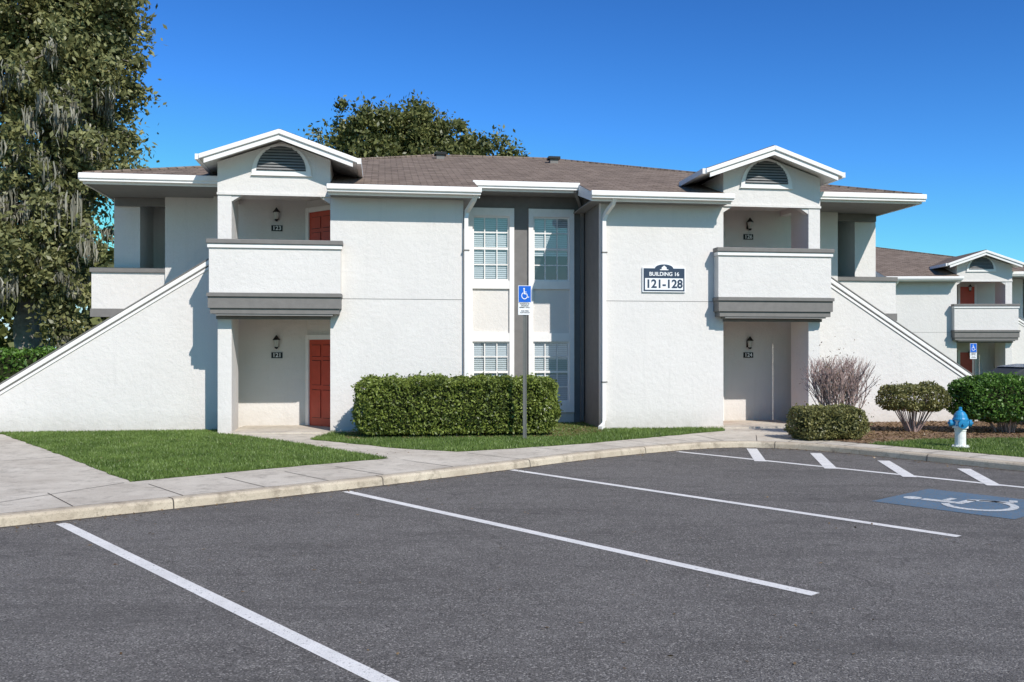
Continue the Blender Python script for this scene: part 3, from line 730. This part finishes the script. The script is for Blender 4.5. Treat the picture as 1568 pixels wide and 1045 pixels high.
tree('live_oak_tree',(-15.3,28.6,.1),[(-13.7,28,11.1,2.4),(-12.35,27.8,12.0,1.4),(-12.5,28,9.6,1.4),(-14.3,28,8.7,2.2),(-12.9,28,7.5,1.4),(-15,27.5,6.3,2.0),(-13.4,27.6,5.4,1.4),(-15.4,28.5,12.4,2.8),(-13.3,28,14.2,2.1),(-17.7,28.5,9.7,2.8),(-17.0,28,5.7,2.0),(-13.1,27.2,3.7,1.0),(-14.6,27.0,4.4,1.1),(-12.7,28,10.8,1.2),(-16.4,27,3.8,1.2),(-13.0,27.2,2.5,.6)],.5,640,116000,.09,M['oakleaf'],21,(-15.0,28.6,3.8),moss=12000,cl=.52)
tree('oak_tree',(-4.5,43,.1),[(-6.7,42,11.9,1.6),(-4.9,42.3,12.3,1.5),(-3.1,42,11.3,1.5),(-1.6,42,10.8,1.4),(-8.1,42,10.9,1.2),(-.2,42,10.5,.8),(-5,43,9.3,2.8),(-2,43,9.0,2.1),(-7.8,43,8.5,2),(-4.0,42,11.6,1.3),(-5.8,42,11.4,1.6)],.4,430,64000,.105,M['backleaf'],33,(-4.5,43,5.5),cl=.5)
r=np.random.default_rng(5)
cs=np.c_[r.uniform(-75,-14,420),r.uniform(52,62,420),r.uniform(.3,7.5,420)]
P=np.repeat(cs,50,0)+r.normal(size=(420*50,3))*np.array([1.1,.9,.8])
cs2=np.c_[r.uniform(26,90,200),r.uniform(70,80,200),r.uniform(.5,4.2,200)]
P2=np.repeat(cs2,35,0)+r.normal(size=(200*35,3))*np.array([1.2,.9,.8])
leafcloud('distant_trees',np.vstack([P,P2]),.38,.26,M['backleaf'],seed=6)

# ------------------------------------------------------------------ accessible parking sign
def parking_sign(name,x,y,z0):
    e=empty(name,(x,y,z0),TH*.5)
    g=Group(); g.box('post',M['galv'],-.024,.024,-.012,.012,-.1,3.12)
    g.box('post_flange',M['galv'],-.038,-.024,-.02,-.012,-.1,3.12); g.box('post_flange',M['galv'],.024,.038,-.02,-.012,-.1,3.12)
    g.box('blue_panel',M['signwhite'],-.135,.135,-.030,-.022,2.80,3.15)
    g.box('blue_face',M['signblue'],-.125,.125,-.034,-.030,2.81,3.14)
    g.box('fine_panel',M['signwhite'],-.135,.135,-.031,-.022,2.55,2.79)
    for zz in (3.1,2.85,2.6): g.lathe('bolt',M['galv'],[(.008,0),(.008,-.004)],(0,-.034,zz),8,'y')
    g.build(e)
    V=[];F=[]
    for pl in wheelchair():
        o=len(V)
        for a,b in pl: V.append((a*.22-.01,-.0365,2.975+b*.25))
        F.append(tuple(range(o,o+len(pl))))
    mk('wheelchair_symbol',V,F,M['signwhite'],e)
    text('PARKING BY\nDISABLED\nPERMIT ONLY',.036,(0,-.034,2.735),M['metal'],e,ext=.0005)
    text('$250 FINE\nTOW AWAY',.036,(0,-.034,2.61),M['metal'],e,ext=.0005)
    return e
parking_sign('accessible_parking_sign',.26,18.75,.12)
parking_sign('accessible_parking_sign.001',17.9,35.5,-.9)

# ------------------------------------------------------------------ hydrant
e=empty('fire_hydrant',(8.36,17.05,.12),math.radians(-10)); e.scale=(1.1,1.1,1.03); g=Group()
W,Bm=M['hwhite'],M['hblue']
g.lathe('base_flange',W,[(.14,0),(.14,.035),(.095,.04),(.09,.06)],seg=20)
g.lathe('barrel',W,[(.088,.05),(.088,.30),(.095,.31),(.095,.36)],seg=20)
g.lathe('upper_barrel',W,[(.125,.36),(.125,.40),(.10,.405),(.10,.50)],seg=20)
g.lathe('bonnet',Bm,[(.125,.50),(.125,.525),(.112,.55),(.10,.60),(.07,.65),(.035,.675),(.03,.69)],seg=20)
g.lathe('operating_nut',Bm,[(.028,.69),(.028,.735),(.02,.74)],seg=5)
for sx in (-1,1): g.lathe('side_nozzle',Bm,[(.05,sx*.06),(.05,sx*.13),(.062,sx*.135),(.062,sx*.175),(.02,sx*.18),(.02,sx*.2)],(0,0,.45),14,'x')
g.lathe('front_nozzle',Bm,[(.06,-.06),(.06,-.13),(.078,-.135),(.078,-.18),(.022,-.185),(.022,-.21)],(0,0,.44),16,'y')
for k in range(8):
    a=k*math.pi/4; g.lathe('bolts',W,[(.012,.03),(.012,.055)],(.118*math.cos(a),.118*math.sin(a),0),6)
    g.lathe('bolts_top',Bm,[(.01,.395),(.01,.415)],(.112*math.cos(a),.112*math.sin(a),0),6)
g.build(e)

# ------------------------------------------------------------------ parked car in rear lot
e=empty('parked_car',(14.75,26.2,.125),0); g=Group()
body=[(-2.25,.3),(-2.28,.62),(-2.1,.82),(-1.15,.95),(2.0,.98),(2.25,.85),(2.28,.35),(1.8,.25),(-1.8,.25)]
g.prism('body',M['carpaint'],body,-.88,.88)
cab=[(-1.2,.95),(-.45,1.36),(.1,1.43),(.95,1.38),(1.75,.98)]
g.prism('cabin_glass',M['dark'],cab,-.72,.72)
g.prism('roof_panel',M['carpaint'],[(-.5,1.365),(.1,1.445),(.98,1.39),(.98,1.36),(.1,1.41),(-.45,1.34)],-.73,.73)
for x in (-1.4,1.4):
    for y in (-.9,.7): g.lathe('wheel',M['tyre'],[(.2,0),(.31,.0),(.33,.03),(.33,.18),(.31,.2),(.2,.2)],(x,y,.33),20,'y')
for x in (-1.4,1.4): g.lathe('hubcap',M['galv'],[(.19,-.92),(.15,-.93)],(x,0,.33),14,'y')
g.build(e,bevel={'body':.08,'cabin_glass':.06})

# ------------------------------------------------------------------ light
az=(.5445,-.838); el=math.radians(41)
dirs=Vector((az[0]*math.cos(el),az[1]*math.cos(el),math.sin(el)))
sun=bpy.data.lights.new('sun','SUN'); sun.energy=5.0; sun.angle=math.radians(.5); sun.color=(1,.95,.885)
so_=bpy.data.objects.new('sun',sun); col.objects.link(so_); so_.rotation_euler=dirs.to_track_quat('Z','Y').to_euler()
w=bpy.data.worlds.new('World'); scene.world=w; w.use_nodes=True; nt=w.node_tree; nt.nodes.clear()
sky=nt.nodes.new('ShaderNodeTexSky'); sky.sky_type='NISHITA'; sky.sun_disc=False; sky.sun_elevation=el; sky.sun_rotation=math.atan2(az[0],az[1])
sky.air_density=1.0; sky.dust_density=.3; sky.ozone_density=2.0; sky.altitude=0
mm=mixc(nt,sky.outputs[0],(.62*.125,1.08*.125,1.42*.125),1.0,'MULTIPLY')
mn=nt.nodes.new('ShaderNodeVectorMath'); mn.operation='MINIMUM'; mn.inputs[1].default_value=(.75,.9,1.0); nt.links.new(mm,mn.inputs[0])
gm=nt.nodes.new('ShaderNodeGamma'); gm.inputs[1].default_value=1.6; nt.links.new(mn.outputs[0],gm.inputs[0])
vm=nt.nodes.new('ShaderNodeVectorMath'); vm.operation='MULTIPLY'; vm.inputs[1].default_value=(1.25/.125,1.08/.125,.98/.125); nt.links.new(gm.outputs[0],vm.inputs[0])
bg=nt.nodes.new('ShaderNodeBackground'); bg.inputs[1].default_value=.125
wo=nt.nodes.new('ShaderNodeOutputWorld')
nt.links.new(vm.outputs[0],bg.inputs[0]); nt.links.new(bg.outputs[0],wo.inputs[0])

cam=bpy.data.cameras.new('camera'); cam.sensor_width=36; cam.lens=1400/1568*36; cam.shift_y=.01116; cam.clip_end=2000; cam.clip_start=.1
co=bpy.data.objects.new('camera',cam); col.objects.link(co); co.location=(0,0,1.9); co.rotation_euler=(math.pi/2,0,0); scene.camera=co
